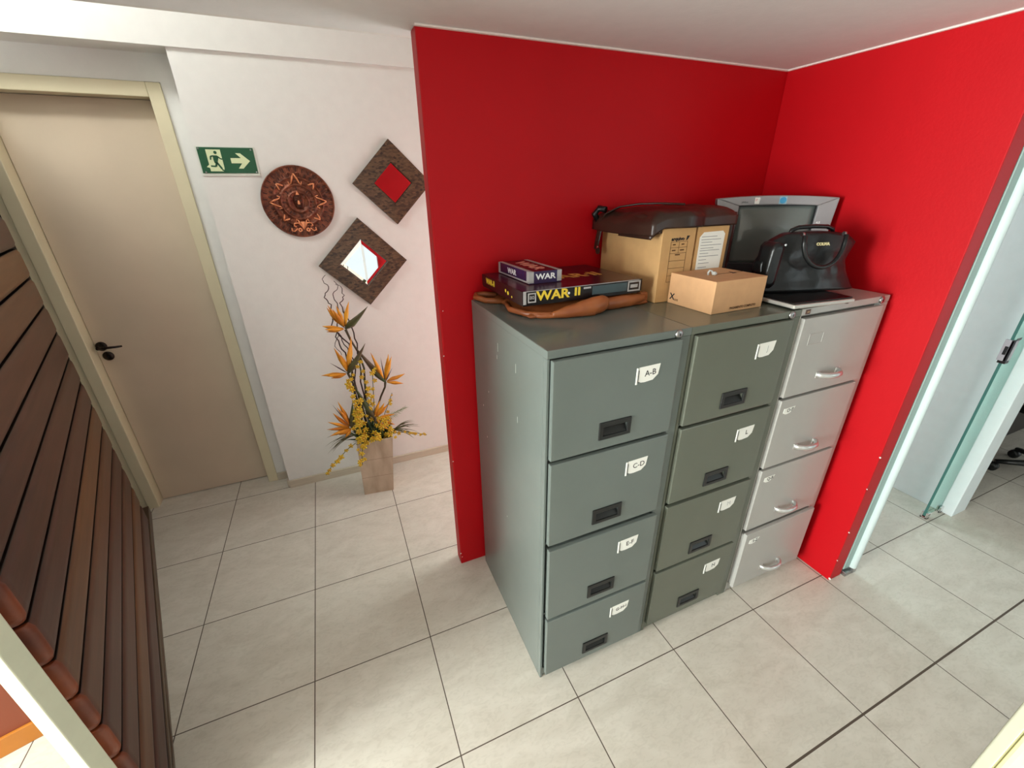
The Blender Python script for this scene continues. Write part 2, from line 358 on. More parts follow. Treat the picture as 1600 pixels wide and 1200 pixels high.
# door with its frame in the recess
b = MB()
b.box(-.475, -.42, 1.915, 2.04, 0, 2.17, CREAM); b.box(.17, .225, 1.915, 2.04, 0, 2.17, CREAM); b.box(-.42, .17, 1.915, 2.04, 2.113, 2.17, CREAM)
b.box(-.60, -.475, 1.921, 2.0, 0, 2.17, CREAM)
fr = struct(b.build('trim_6', bevel=.003))
d = struct((lambda q: (q.box(-.418, .168, 1.987, 2.022, .006, 2.111, LEAF), q.build('door_1', bevel=.002))[1])(MB()))
b = MB(); blk = mat('dark_bronze_metal', (52, 44, 40), .25, metal=.8)
for (x, z) in ((-.392, 1.0), (-.380, .945)):
    b.lathe([(.0245, 0), (.0245, .004), (.020, .008), (.006, .009)], blk, 20, (x, 1.987, z), 'y')
b.lathe([(.009, .008), (.009, .045)], blk, 12, (-.392, 1.987, 1.0), 'y')
b.tube([(-.392, 1.944, 1.0), (-.36, 1.942, 1.0), (-.32, 1.944, .999), (-.295, 1.952, .998)], [.0095, .0085, .0075, .006], blk, 10, flat=.8)
b.box(-.384, -.376, 1.9775, 1.979, .938, .950, mat('keyhole_black', (5, 5, 5), .6))
b.build('door_handle', d)
# ceiling line bead on top of the red walls
b = MB(); b.box(1.128, 2.708, .755, .768, HC-.006, HC, mat('white_caulk_line', (240, 226, 220), .6)); b.box(2.698, 2.711, -.04, .767, HC-.006, HC, MATS['white_caulk_line']); struct(b.build('trim_7', bevel=.002))

# glass front right of the red side wall
g = thing('aluminium_profile', 'white aluminium door profile standing against the end of the red side wall', 'door frame', (2.83, -.028, 0))
alu = mat('white_aluminium', (206, 222, 220), .35)
b = MB(); b.box(-.033, .020, -.008, .016, .035, HC, mat('shaded_aluminium', (150, 176, 170), .4)); b.lathe([(.017, .035), (.017, HC)], alu, 14, (.026, -.012, 0)); b.build('post', g, bevel=.002)  # box part in a darker copy of the aluminium, shade put into its colour
b = MB(); b.box(-.03, .032, -.022, .018, 0, .022, STEEL); b.box(.018, .040, -.026, -.012, .006, .045, STEEL); b.lathe([(.005, -.030), (.005, -.02)], BLACKP, 8, (.034, 0, .035), 'y'); b.build('floor_bracket', g, bevel=.002)
g = thing('glass_panel', 'fixed green tinted glass panel with a lock, beside the white wall end', 'glass panel', (3.69, .03, 0))
b = MB(); b.box(-.078, .078, -.005, .005, .02, HC, GLASS); b.build('pane', g)
b = MB(); b.box(-.0795, -.078, -.0055, .0055, .02, HC, GEDGE); b.build('glass_edge', g)
for sx in (-.066, .066):
    b = MB(); b.box(sx-.014, sx+.014, -.016, -.0055, 0, .042, CHROME); b.box(sx-.014, sx+.014, .0055, .016, 0, .042, CHROME); b.box(sx-.014, sx+.014, -.016, .016, 0, .014, CHROME); b.build('floor_clamp', g, bevel=.003)
b = MB(); b.box(-.094, -.050, -.016, -.006, .955, 1.055, ZINC); b.box(-.094, -.0805, -.016, .016, .955, 1.055, ZINC); b.box(-.096, -.094, -.006, .006, .985, 1.025, INK)
b.box(-.09, -.045, -.018, -.0165, 1.055, 1.067, BLACKP); b.box(-.094, -.06, -.018, .01, .943, .955, BLACKP); b.build('lock', g, bevel=.003)

# furniture seen in the dark room
t = thing('dark_desk', 'dark brown desk standing behind the black office chair, far right', 'desk', (5.35, .55, 0))
b = MB(); b.box(-1.35, .9, -.31, .5, .70, .73, DARK); b.build('desk_top', t, bevel=.004)
b = MB(); b.box(-1.32, .85, -.28, -.25, .015, .70, DARK); b.build('shade_panel', t)  # dark panel added to stand in for the unlit floor of this room
for x in (-1.25, .80):
    for y in (-.20, .42):
        b = MB(); b.box(x-.03, x+.03, y-.03, y+.03, 0, .70, mat('tan_wood', (150, 120, 88), .5, var=.1)); b.build('leg', t, bevel=.003)
b = MB(); b.box(-.76, -.71, -.292, -.28, .06, .30, MATS['tan_wood']); b.build('drawer_edge', t, bevel=.002)
b = MB(); b.box(-.71, -.30, -.292, -.28, .292, .300, STEEL); b.build('metal_rail', t)
t = thing('office_chair', 'black office chair on casters past the white wall end, far right', 'chair', (4.72, -.10, 0), rz=math.pi)
b = MB()
for k in range(5):
    a = math.radians(72*k+20); b.tube([(0, 0, .10), (.14*math.cos(a), .14*math.sin(a), .09), (.27*math.cos(a), .27*math.sin(a), .065)], [.025, .02, .014], BLACKP, 8)
b.lathe([(.03, .06), (.03, .14), (.02, .15), (.02, .42)], BLACKP, 14); b.build('base', t)
for k in range(5):
    a = math.radians(72*k+20); b = MB(); b.lathe([(.012, -.022), (.028, -.018), (.028, .018), (.012, .022)], BLACKP, 14, (.27*math.cos(a), .27*math.sin(a), .028), 'x'); b.build('caster', t)
b = MB(); b.blob(lambda u, v, w: (.24*u*(1-.08*v*v), .23*v*(1-.08*u*u), .46+.04*w*(1-.5*max(u*u, v*v)**2)), (8, 8, 2), BLACKP); b.build('seat', t)
b = MB(); b.blob(lambda u, v, w: (.21*u*(1-.1*w*w), .22+.03*v*(1-.4*u*u)+.04*w, .80+.23*w*(1-.1*u*u)), (8, 2, 8), BLACKP); b.build('backrest', t)
b = MB(); b.tube([(0, .0, .44), (0, .2, .46), (0, .26, .6), (0, .24, .8)], .018, STEEL, 8); b.build('back_support', t)

# ------------------------------------------------------------------ filing cabinets
YF = .117; YB = .738; CH = 1.338
def label_card(parent, txt, x, z, w, h, ink, y, holder=True, slant=.3, size=.022):
    b = MB()
    q = [(x-w/2, z-h/2+.004), (x-w/2+.012, z-h/2-.002), (x-w/2+.35*w, z-h/2-.003), (x+w/2-.02, z-h/2), (x+w/2-.003, z-h/2+.015), (x+w/2+.002, z+h/2), (x-w/2+.002, z+h/2-.002)]
    b.prism(q, y-.0012, y-.0002, PAPER)
    if holder: b.box(x-w/2-.006, x-w/2-.001, y-.002, y, z-h/2-.006, z+h/2-.003, PAPER); b.box(x-w/2, x-w/2+.002, y-.0022, y-.001, z-h/2-.002, z+h/2-.010, INK)
    if txt: b.text(txt, size, TR(x+.006, y-.0014, z) @ FRONT @ RZ(4), ink, .0003)
    b.build('paper_label', parent)
def cabinet(x0, x1, m, label, zs, fx0, fx1, pulls, texts, handle, lx, group='filing cabinets in a row'):
    t = thing('filing_cabinet', label, 'filing cabinet', (x0, YF, 0), group=group)
    w = x1-x0; D = YB-YF; b = MB()
    b.box(.0005, w-.0005, .02, D, .0, CH-.022, m)                     # sides and core
    b.box(0, w, 0, .02, CH-.024, CH, m) if False else None
    b.box(.0, w, -.001, D, CH-.024, CH, m)                            # folded top lid
    b.box(.0005, fx0-x0-.002, 0, .02, 0, CH-.024, m); b.box(fx1-x0+.002, w-.0005, 0, .02, 0, CH-.024, m)
    for i, (za, zb) in enumerate(zs):
        lo = zs[i+1][1] if i < 3 else 0
        b.box(fx0-x0-.002, fx1-x0+.002, .006, .02, lo+.003, za-.003, m)
    b.build('body', t, bevel=.0022)
    for i, (za, zb) in enumerate(zs):
        y0 = -.012-pulls[i]; y1 = .020; hw = .056; hh = .029; cx = (fx0+fx1)/2-x0; cz = za+.062 if handle == 'black' else za+.066
        b = MB()
        if handle == 'black': b.frame(fx0-x0, fx1-x0, za, zb, cx-hw+.008, cx+hw-.008, cz-hh+.008, cz+hh-.008, y0, y0+.0165, m)
        else: b.box(fx0-x0, fx1-x0, y0, y0+.0165, za, zb, m)
        if pulls[i] > .004: b.frame(fx0-x0+.006, fx1-x0-.006, za+.006, zb-.012, fx0-x0+.03, fx1-x0-.03, za+.03, zb-.03, y0+.0165, y1-.001, m)
        if handle != 'black' and i == 0:
            px = .055; b.frame(px, px+.075, zb-.100, zb-.058, px+.003, px+.072, zb-.097, zb-.061, y0-.001, y0+.001, m)
        dr = b.build('drawer', t, bevel=.0025, seg=2)
        b = MB()
        if handle == 'black':
            b.frame(cx-hw, cx+hw, cz-hh, cz+hh, cx-hw+.013, cx+hw-.013, cz-hh+.012, cz+hh-.016, y0-.004, y0+.002, BLACKP)
            b.box(cx-hw+.010, cx+hw-.010, y0+.013, y0+.0155, cz-hh+.009, cz+hh-.009, BLACKP)
            b.prism([(y0-.001, cz-hh+.012), (y0+.012, cz-hh+.012), (y0+.013, cz+.002)], cx-hw+.012, cx+hw-.012, BLACKP, axis='x')
            b.build('handle', dr, bevel=.0015)
        else:
            b.tube([(cx-.055, y0+.001, cz), (cx-.052, y0-.012, cz), (cx-.03, y0-.028, cz+.001), (cx, y0-.032, cz+.001), (cx+.03, y0-.028, cz+.001), (cx+.052, y0-.012, cz), (cx+.055, y0+.001, cz)], .0085, SATIN, 10, flat=1.35, up=(0, 0, 1))
            b.box(cx-.066, cx-.044, y0-.002, y0, cz-.012, cz+.012, SATIN); b.box(cx+.044, cx+.066, y0-.002, y0, cz-.012, cz+.012, SATIN)
            b.build('handle', dr, bevel=.001)
        tx = texts[i]
        if tx is not None:
            txt, ink = tx
            if handle == 'black': label_card(dr, txt, lx, zb-.085, .075, .048, ink, y0, size=.026 if len(txt) < 4 else .021)
            else: label_card(dr, txt, lx, zb-.047, .058, .024, ink, y0, holder=False, size=.021)
    b = MB(); lxk = w-.05
    b.lathe([(.0135, 0), (.0135, .003), (.011, .006), (.004, .007)], STEEL, 18, (lxk, -.001, CH-.0135), 'y'); b.box(lxk-.0015, lxk+.0015, -.0085, -.0075, CH-.018, CH-.009, INK)
    b.build('lock', t)
    return t
ZS = [(1.004, 1.311), (.684, .992), (.352, .668), (.045, .338)]
ca = cabinet(1.250, 1.729, GREEN_A, 'grey-green four-drawer filing cabinet nearest the hall, labelled A-B to G-H-I', ZS, 1.262, 1.688, (.002, .004, .012, .012), [('A-B', INK), ('C-D', INK), ('E-F', INK), ('G-H-I', INK)], 'black', .325)
cb = cabinet(1.7295, 2.2045, GREEN_B, 'olive grey four-drawer filing cabinet in the middle of the three', ZS, 1.744, 2.158, (.001, .001, .001, .001), [('J', FAINT), ('L', INK), ('M', FAINT), ('N', INK)], 'black', .325)
cc = cabinet(2.205, 2.687, GREY_C, 'light grey filing cabinet with chrome handles against the red side wall', [(1.010, 1.306), (.698, .998), (.380, .686), (.052, .366)], 2.212, 2.640, (.001, .001, .002, .014), [None, ('O-P', INK), ('Q-R', INK), ('S-Z', INK)], 'chrome', .06)
stk = mat('brown_maker_sticker', (78, 52, 40), .4)
b = MB(); b.box(.018, .040, -.0025, -.001, CH-.020, CH-.004, stk); b.box(.024, .036, -.003, -.0024, CH-.015, CH-.009, mat('tan_print', (150, 120, 90), .5)); b.build('maker_sticker', cc)
wear = mat('scratched_bare_metal', (168, 172, 166), .5)
for (y, z, l) in ((.20, 1.20, .03), (.19, 1.03, .022), (.35, 1.22, .03), (.36, 1.19, .015), (.46, 1.02, .006), (.50, .80, .006), (.30, .55, .006), (.53, .93, .007)):
    b = MB(); b.box(-.0008, 0, y, y+.0025, z, z+l, wear); b.build('scratch', ca)

# ------------------------------------------------------------------ things on the cabinets
KR = mat('kraft_cardboard', (198, 156, 104), .8, var=.05, scale=25, bump=.06, bscale=300)
KR2 = mat('pale_kraft_cardboard', (206, 160, 116), .75, var=.05, scale=25, bump=.06, bscale=300)
KP = mat('brown_print', (92, 62, 34), .8)
TOP = CH+.0005
t = thing('archive_box', 'upright kraft archive box with printed table on its front, left of the pair', 'box', (1.822, .395, TOP), group='archive boxes under the dark brown bag')
b = MB(); b.box(0, .145, 0, .35, 0, .249, KR); b.build('carton', t, bevel=.002)
b = MB(); x0, x1 = .040, .112
for z in (.205, .186, .167, .142, .117, .092, .070): b.box(x0, x1, -.0006, .0004, z-.0006, z+.0006, KP)
for x in (x0, x1): b.box(x-.0006, x+.0006, -.0006, .0004, .070, .205, KP)
b.box((x0+x1)/2-.0005, (x0+x1)/2+.0005, -.0006, .0004, .167, .205, KP)
for (x, z, w) in ((.052, .196, .014), (.090, .196, .014), (.052, .177, .018), (.088, .177, .020), (.070, .162, .024)): b.box(x-w/4, x+w/1.6, -.0006, .0004, z-.002, z+.002, KP)
b.text('arquivo', .016, TR(.068, -.0005, .214) @ FRONT, INK, .0003, wide=1.15, bold=.0006)
b.prism([(.104, .209), (.109, .209), (.119, .223), (.107, .223)], -.0006, .0004, INK)
b.build('printed_front', t)
b = MB(); b.lathe([(.010, 0), (.010, .001)], mat('box_hole_dark', (120, 84, 50), .9), 12, (0, .26, .225), 'x'); b.build('finger_hole', t)
t = thing('archive_box', 'upright kraft archive box carrying a white paper sheet, right of the pair', 'box', (1.976, .398, TOP), group='archive boxes under the dark brown bag')
b = MB(); b.box(0, .148, 0, .345, 0, .249, KR); b.box(-.006, -.001, .004, .34, 0, .246, mat('brown_folder_card', (150, 98, 54), .8)); b.build('carton', t, bevel=.002)
b = MB(); b.prism([(.016, .035), (.128, .035), (.130, .222), (.118, .232), (.030, .230), (.014, .214)], -.0012, -.0004, PAPER)
for (z, w) in ((.215, .07), (.205, .09), (.196, .05), (.186, .095), (.176, .06), (.168, .09), (.158, .04), (.148, .09), (.136, .035), (.124, .05), (.110, .04)):
    b.box(.024 if w < .07 else .022, .024+w, -.0016, -.001, z-.0008, z+.0008, mat('grey_print', (120, 120, 125), .8))
b.build('paper_sheet', t)
t = thing('small_carton', 'small kraft carton with a carry cord, standing in front of the archive boxes', 'box', (1.879, .193, TOP), rz=math.radians(1.5))
b = MB(); b.box(0, .232, 0, .195, 0, .104, KR2); b.build('carton', t, bevel=.0015)
b = MB(); b.box(.10, .236, -.0002+.095, .097, .104, .1046, KP); b.prism([(.17, .085), (.19, .085), (.185, .115)], .104, .1046, mat('box_slot_dark', (70, 40, 30), .9), axis='z')
b.tube([(.072, .10, .104), (.070, .10, .112), (.075, .10, .119), (.084, .098, .117), (.086, .095, .106)], .0035, mat('clear_plastic_knob', (190, 190, 185), .2), 8); b.lathe([(.006, .104), (.009, .108), (.009, .112), (.004, .116)], MATS['clear_plastic_knob'], 12, (.088, .09, 0)); b.build('plastic_clip', t)
b = MB(); b.text('X', .030, TR(-.0004, .175, .024) @ LEFT, INK, .0003, bold=.0007); b.text('cnt', .014, TR(-.0004, .155, .017) @ LEFT, KP, .0003)
b.text('PAGAMENTO COMPLETO', .0105, TR(.140, -.0004, .012) @ FRONT, KP, .0003, wide=1.0, bold=.0003); b.build('printed_marks', t)
# board games
NAVY = mat('navy_glossy_card', (40, 40, 86), .25, rgb2=(58, 30, 60), scale=9)
MAROON = mat('maroon_glossy_card', (84, 24, 32), .25, rgb2=(40, 16, 36), scale=8)
BLK = mat('black_glossy_card', (26, 20, 20), .22, var=.2)
YEL = mat('yellow_print', (232, 200, 60), .5); WHT = mat('white_print', (232, 230, 228), .5); PNK = mat('salmon_print', (222, 150, 130), .5); SIL = mat('worn_silver_tape', (170, 166, 164), .4, var=.15, scale=40)
t = thing('board_game_box', 'large black board game box with yellow WAR II title lying on the tan bag', 'board game', (1.304, .386, 1.384), rz=math.radians(1.0))
b = MB(); b.box(.002, .451, .002, .352, 0, .036, BLK); b.build('box_base', t, bevel=.001)
b = MB(); b.box(0, .453, 0, .354, .006, .046, BLK); b.box(.003, .450, .003, .351, .046, .0464, MAROON); b.build('lid', t, bevel=.0012)
b = MB()
def stencil(b, txt, size, M, m, wide=1.15): b.text(txt, size, M, m, .0004, wide=wide, bold=size*.028)
stencil(b, 'WAR', .040, TR(.106, -.0004, .027) @ FRONT, YEL, 1.25); stencil(b, 'II', .036, TR(.195, -.0004, .028) @ FRONT, YEL, 1.4)
b.lathe([(.004, 0), (.004, .0012)], WHT, 10, (.163, 0, .027), 'y')
b.frame(.018, .046, .010, .040, .022, .042, .014, .036, -.0007, .0003, SIL); b.text('80', .016, TR(.032, -.0004, .025) @ FRONT, SIL, .0003)
b.box(.252, .390, -.0006, .0004, .012, .040, mat('slate_blue_print', (62, 78, 82), .4)); b.box(.218, .246, -.0006, .0004, .034, .040, SIL)
b.frame(.394, .446, .008, .043, .399, .441, .013, .038, -.0008, .0003, SIL); b.box(.405, .435, -.0008, .0003, .020, .031, SIL)
b.box(.004, .44, -.0008, .0005, .0445, .0463, SIL); b.box(.002, .012, -.0009, .0005, .006, .046, SIL)
stencil(b, 'WAR-II', .026, TR(-.0004, .27, .028) @ LEFT, YEL, 1.0)
for (y, z, r) in ((.13, .026, .006), (.11, .022, .007), (.08, .015, .004)): b.lathe([(r, 0), (r*.7, .0008)], YEL, 6, (-.0008, y, z), 'x')
stencil(b, 'WAR\u00b7II', .085, TR(.255, .16, .0466) @ RZ(0), mat('ochre_print', (206, 150, 70), .5), 1.0)
b.build('printed_title', t)
t = thing('board_game_box', 'small navy board game box with white WAR title, on top of the larger game', 'board game', (1.367, .474, 1.4315), rz=math.radians(1.5))
b = MB(); b.box(.001, .120, .001, .252, 0, .030, NAVY); b.build('box_base', t)
b = MB(); b.box(0, .121, 0, .253, .004, .039, NAVY); b.box(.018, .103, .002, .251, .039, .0394, MAROON); b.build('lid', t, bevel=.001)
b = MB(); stencil(b, 'WAR', .025, TR(.061, -.0004, .021) @ FRONT, WHT, 1.25); stencil(b, 'WAR', .025, TR(-.0004, .135, .021) @ LEFT, WHT, 1.2)
for x in (0, .104): b.box(x, x+.017, -.0006, .0003, .003, .039, SIL); b.box(x+.001, x+.016, -.0005, .2535, .0391, .0396, SIL)
b.box(-.0006, .0003, 0, .018, .003, .039, SIL); b.box(-.0006, .0003, .237, .253, .003, .039, SIL); b.box(-.0006, .0002, 0, .253, .002, .007, SIL)
stencil(b, 'WAR', .060, TR(.062, .125, .0396) @ RZ(90) @ RZ(180), PNK, 1.3); b.build('printed_title', t)

def leather(name, rgb, rgb2, rough=.38, bump=.35): return mat(name, rgb, rough, rgb2=rgb2, scale=7, bump=bump, bscale=22)
TAN = leather('tan_leather', (168, 98, 54), (128, 66, 34)); BRN = leather('dark_brown_leather', (62, 42, 33), (42, 28, 22), .36); BLA = leather('black_leather', (26, 28, 28), (14, 15, 16), .33, .5)
def se(u, p=.55): return math.copysign(abs(u)**p, u)
def pillow(b, x0, x1, y0, y1, z0, z1, m, n=(30, 20, 6), wr=.006, fr=12, seed=0, zf=None, edge=.35):
    def fn(u, v, w):
        r = max(abs(u), abs(v)); k = (1-r**6*(1-edge))
        x = (x0+x1)/2+(x1-x0)/2*u*(1-.03*v*v); y = (y0+y1)/2+(y1-y0)/2*v*(1-.03*u*u)
        nz = fbm(x*fr, y*fr, seed)*wr+fbm(x*fr*2.3, y*fr*2.3, seed+5)*wr*.5
        t = (w+1)/2; hz = (z1-z0)*k*t+(nz*t)
        base = z0
        if zf: base += zf(x, y)
        rs = 1+.03*(1-abs(w))
        return ((x0+x1)/2+(x-(x0+x1)/2)*rs, (y0+y1)/2+(y-(y0+y1)/2)*rs, base+max(hz, 0))
    b.blob(fn, n, m)
t = thing('leather_satchel', 'tan leather shoulder bag lying flat under the board game boxes', 'bag', (1.5, .5, TOP))
b = MB(); b.M = TR(-1.5, -.5, -TOP)
pillow(b, 1.33, 1.795, .395, .725, TOP+.001, TOP+.037, TAN, wr=.003, seed=2); b.build('body', t)
def roll(b, x0, x1, y, z, ry, rz, m, seed, n=26, taper=(1, 1)):
    out = []
    for i in range(n+1):
        t = i/n; x = x0+(x1-x0)*t; k = (taper[0]+(taper[1]-taper[0])*t)*(math.sin(math.pi*min(1, max(0, t*.96+.02)))**.25)
        ring = []
        for j in range(14):
            a = 2*math.pi*j/14; w = 1+.16*fbm(x*30, j*.9, seed)
            yy = y(t)+ry*k*w*math.cos(a); zz = z(t)+rz*k*w*math.sin(a); ring.append((x, yy, max(zz, TOP+.0008)))
        out.append(ring)
    b.rings(out, m)
b = MB(); b.M = TR(-1.5, -.5, -TOP)
roll(b, 1.40, 1.60, lambda t: .372-.010*math.sin(t*3), lambda t: TOP+.014+.018*t, .022, .026, TAN, 3, taper=(.55, 1.5))
roll(b, 1.585, 1.78, lambda t: .384+.02*t, lambda t: TOP+.022, .020, .023, TAN, 5, taper=(1.05, .85)); b.build('folded_flap', t)
b = MB(); b.M = TR(-1.5, -.5, -TOP)
b.tube([(1.45, .40, TOP+.012), (1.39, .385, TOP+.011), (1.335, .42, TOP+.013), (1.31, .50, TOP+.011), (1.33, .58, TOP+.012)], .010, TAN, 8, flat=1.0)
b.tube([(1.54, .345, TOP+.009), (1.44, .366, TOP+.008), (1.37, .39, TOP+.008), (1.33, .44, TOP+.008)], .008, TAN, 8)
b.tube([(1.34, .70, TOP+.016), (1.30, .735, TOP+.016), (1.272, .745, TOP+.014), (1.262, .72, TOP+.012), (1.28, .66, TOP+.010), (1.34, .62, TOP+.010)], .011, TAN, 8)
b.build('strap', t)
b = MB(); b.M = TR(-1.5, -.5, -TOP); b.box(1.765, 1.80, .405, .43, TOP+.002, TOP+.04, TAN); b.build('side_tab', t, bevel=.005)

ZB = TOP+.2495
t = thing('leather_briefcase', 'dark brown leather bag lying across the top of both archive boxes', 'bag', (1.96, .57, ZB))
b = MB(); b.M = TR(-1.96, -.57, -ZB)
def bf(u, v, w):
    x = 1.965+.195*u*(1-.04*v*v); y = .575+.185*v*(1-.03*u*u); t = (w+1)/2
    r = max(abs(u), abs(v)); h = (.057+.010*u)*(1-r**10*.42)
    nz = fbm(x*9, y*9, 3)*.008+fbm(x*26, y*20, 8)*.004
    over = max(0, 1.820-x)                                   # droops past the left edge of the boxes
    z = ZB+.0008+h*t+nz*t-over*.55*(1-t*.4)
    if v < -.5 and u < .1:                                    # bulging front fold
        k = math.exp(-((u+.25)/.28)**2)*(-v-.5)*2; y -= .018*k; z += .008*k*t
        y -= .004
    return (x, y, z)
b.blob(bf, (34, 24, 6), BRN); b.build('body', t)
b = MB(); b.M = TR(-1.96, -.57, -ZB)
b.blob(lambda u, v, w: (1.800+.022*u, .400+.10*(v+1)*.9, ZB-.004+.030*w*(1-.6*max(u*u, v*v))+.018*(1-u*u)*(1-v*v)-.018*max(0, -u)), (10, 12, 4), BRN); b.build('front_fold', t)
b = MB(); b.M = TR(-1.96, -.57, -ZB)
b.tube([(1.96, .46, ZB+.071), (1.91, .52, ZB+.074), (1.86, .58, ZB+.072), (1.82, .64, ZB+.062), (1.795, .69, ZB+.036), (1.786, .705, ZB+.004)], .015, BRN, 8, flat=.25, up=(0, 0, 1))
b.tube([(1.788, .700, ZB+.02), (1.782, .708, ZB-.02), (1.778, .712, ZB-.06), (1.774, .714, ZB-.095)], .016, BRN, 8, flat=.25, up=(1, 0, 0))
b.lathe([(.013, 0), (.013, .004)], BRN, 12, (1.772, .70, ZB-.10), 'x'); b.lathe([(.005, -.001), (.005, .001)], CHROME, 10, (1.771, .70, ZB-.085), 'x'); b.build('strap', t)
b = MB(); b.M = TR(-1.96, -.57, -ZB)
b.tube([(1.80, .70, ZB+.05), (1.785, .725, ZB+.055), (1.772, .735, ZB+.035), (1.785, .73, ZB+.01)], .012, BLA, 10); b.build('strap_end', t)
b = MB(); b.M = TR(-1.96, -.57, -ZB)
b.blob(lambda u, v, w: (2.145+.010*u-.004*(w*w)+.012*max(0, w-.6), .52+.115*v, ZB-.07+.118*w*(1-.05*v*v)), (2, 12, 14), BRN); b.build('hanging_flap', t)

# CRT television in the corner
t = thing('crt_television', 'silver and black tube television with curved screen in the red corner', 'television', (2.4835, .5098, TOP), rz=math.radians(-35))
TVS = mat('silver_tv_plastic', (150, 148, 148), .35, metal=.15, var=.03); TVD = mat('charcoal_tv_plastic', (46, 48, 50), .4)
w2 = .2235; H = .330
def arcz(x): return H+.010*(1-(x/w2)**2)
b = MB()
N_ = 14; topo = [(-w2+2*w2*i/N_, arcz(-w2+2*w2*i/N_)) for i in range(N_+1)]; topi = [(-.136+.290*i/N_, .302+.004*(1-(((-.136+.290*i/N_)-.008)/.145)**2)) for i in range(N_+1)]
# top strip
RF = []
for yy, ss in ((0, (topo, topi)), (.045, (topo, topi))): RF.append([[b.v((p[0], yy, p[1])) for p in q] for q in ss])
for i in range(N_):
    b.face([RF[0][0][i], RF[0][0][i+1], RF[0][1][i+1], RF[0][1][i]], TVS); b.face([RF[1][0][i], RF[1][0][i+1], RF[1][1][i+1], RF[1][1][i]], TVS)
    b.face([RF[0][0][i], RF[0][0][i+1], RF[1][0][i+1], RF[1][0][i]], TVS); b.face([RF[0][1][i], RF[0][1][i+1], RF[1][1][i+1], RF[1][1][i]], TVS)
for i in (0, N_): b.face([RF[0][0][i], RF[0][1][i], RF[1][1][i], RF[1][0][i]], TVS)
b.prism([(-w2, H), (-.136, .302), (-.140, .075), (-.205, .075)], 0, .045, TVS); b.prism([(.154, .302), (w2, H), (.205, .075), (.150, .075)], 0, .045, TVS)
b.build('bezel', t, bevel=.003)
b = MB(); b.prism([(-w2, H), (-w2+.012, H-.0), (-.185, .0), (-.20, .0), (-.205, .075)], .002, .046, TVS)
b.prism([(-.205, .075), (.205, .075), (.19, .004), (-.19, .004)], -.001, .045, TVD)
b.build('lower_bezel', t, bevel=.003)
b = MB(); SCR = mat('dark_grey_screen_glass', (104, 112, 108), .2, coat=.3)
def scr(u, v, w):
    x = .007+.146*u*(1+.0*v); z = .188+.115*w; bul = .016*(1-u*u)*(1-w*w)+.006
    return (x, .020-bul if v < 0 else .05, z)
b.blob(scr, (12, 1, 12), SCR); b.build('screen', t)
b = MB(); b.frame(-.150, .160, .066, .310, -.134, .151, .076, .3005, .006, .03, TVD); b.build('screen_surround', t, bevel=.002)
b = MB(); rr = []
for d, hw, z0_, z1_ in ((.045, .205, .01, .325), (.10, .175, .015, .31), (.17, .12, .03, .28), (.235, .060, .06, .23), (.25, .05, .07, .22)):
    rr.append([(-hw, d, z0_), (hw, d, z0_), (hw, d, z1_), (-hw, d, z1_)])
b.rings(rr, TVD, smooth=False); b.build('back_casing', t, bevel=.006)
b = MB(); b.box(-.12, .12, .03, .17, 0, .012, TVD); b.build('foot', t)
b = MB(); b.box(-.082, -.064, -.0015, 0, .309, .333, PAPER); b.text('P', .014, TR(-.076, -.0018, .323) @ FRONT, mat('pink_print', (220, 130, 130), .6), .0003); b.text('LQ', .009, TR(-.066, -.0018, .327) @ FRONT, WHT, .0003); b.build('paper_sticker', t)
b = MB(); bl = mat('blue_sticker', (70, 160, 205), .5); b.box(.008, .036, -.0012, 0, .308, .336, mat('pale_blue_sticker', (150, 190, 205), .5)); b.lathe([(.012, .0012), (.011, .0022)], bl, 18, (.022, 0, .322), 'y'); b.build('blue_sticker', t)
b = MB(); b.text('philco', .010, TR(-.118, -.0004, .316) @ FRONT, TVD, .0003); b.text('4:3', .012, TR(.168, -.0004, .238) @ FRONT, WHT, .0003, bold=.0004); b.build('bezel_print', t)

# closed laptop with silver edge under the handbag
t = thing('laptop', 'closed black laptop with silver edge lying under the black handbag', 'laptop', (2.15, .11, TOP), rz=math.radians(-5))
LPS = mat('satin_silver', (196, 194, 186), .3, metal=.4)
b = MB(); b.prism([(0, 0), (.27, 0), (.278, .01), (.285, .25), (-.010, .262)], .006, .019, LPS, axis='z'); b.build('base', t, bevel=.004, seg=3)
b = MB(); b.prism([(.006, .010), (.268, .007), (.275, .24), (-.006, .250)], .020, .0245, mat('black_lid', (12, 12, 13), .25), axis='z'); b.build('lid', t, bevel=.002)
for (x, y) in ((.02, .02), (.26, .02), (.02, .23), (.26, .23)): b = MB(); b.lathe([(.008, 0), (.008, .0065)], BLACKP, 10, (x, y, 0)); b.build('rubber_foot', t)
# handbag
t = thing('handbag', 'black leather handbag with two looped handles in front of the television', 'handbag', (2.232, .238, TOP+.0245), rz=math.radians(-15))
b = MB()
def hb(u, v, w):
    t_ = (w+1)/2                                  # 0 bottom .. 1 top
    wl = -.045-.012*t_+.075*max(0, t_-.55)**1.0*1.3; wr = .325-.02*t_-.030*math.sin(t_*3)+.03*max(0, t_-.6)
    x = (wl+wr)/2+(wr-wl)/2*u
    d = .055*(1-.62*t_)*(1-.35*u*u*u*u)
    y = .060+d*v+.012*t_
    z = .202*t_-.022*t_*u*u*(1 if u > 0 else .4)-.03*t_*max(0, abs(u)-.7)*2
    n = .007*fbm(x*16, z*16, v*2)+.005*fbm(x*40, z*40, 3+v)
    sag = .010*math.sin(x*40)*(1-t_)*t_
    return (x, y+(n+sag)*(1 if v > 0 else -1)*(.3+.7*(1-abs(w))), max(z, 0)+(.0008 if t_ == 0 else 0))
b.blob(hb, (24, 8, 18), BLA); b.build('body', t)
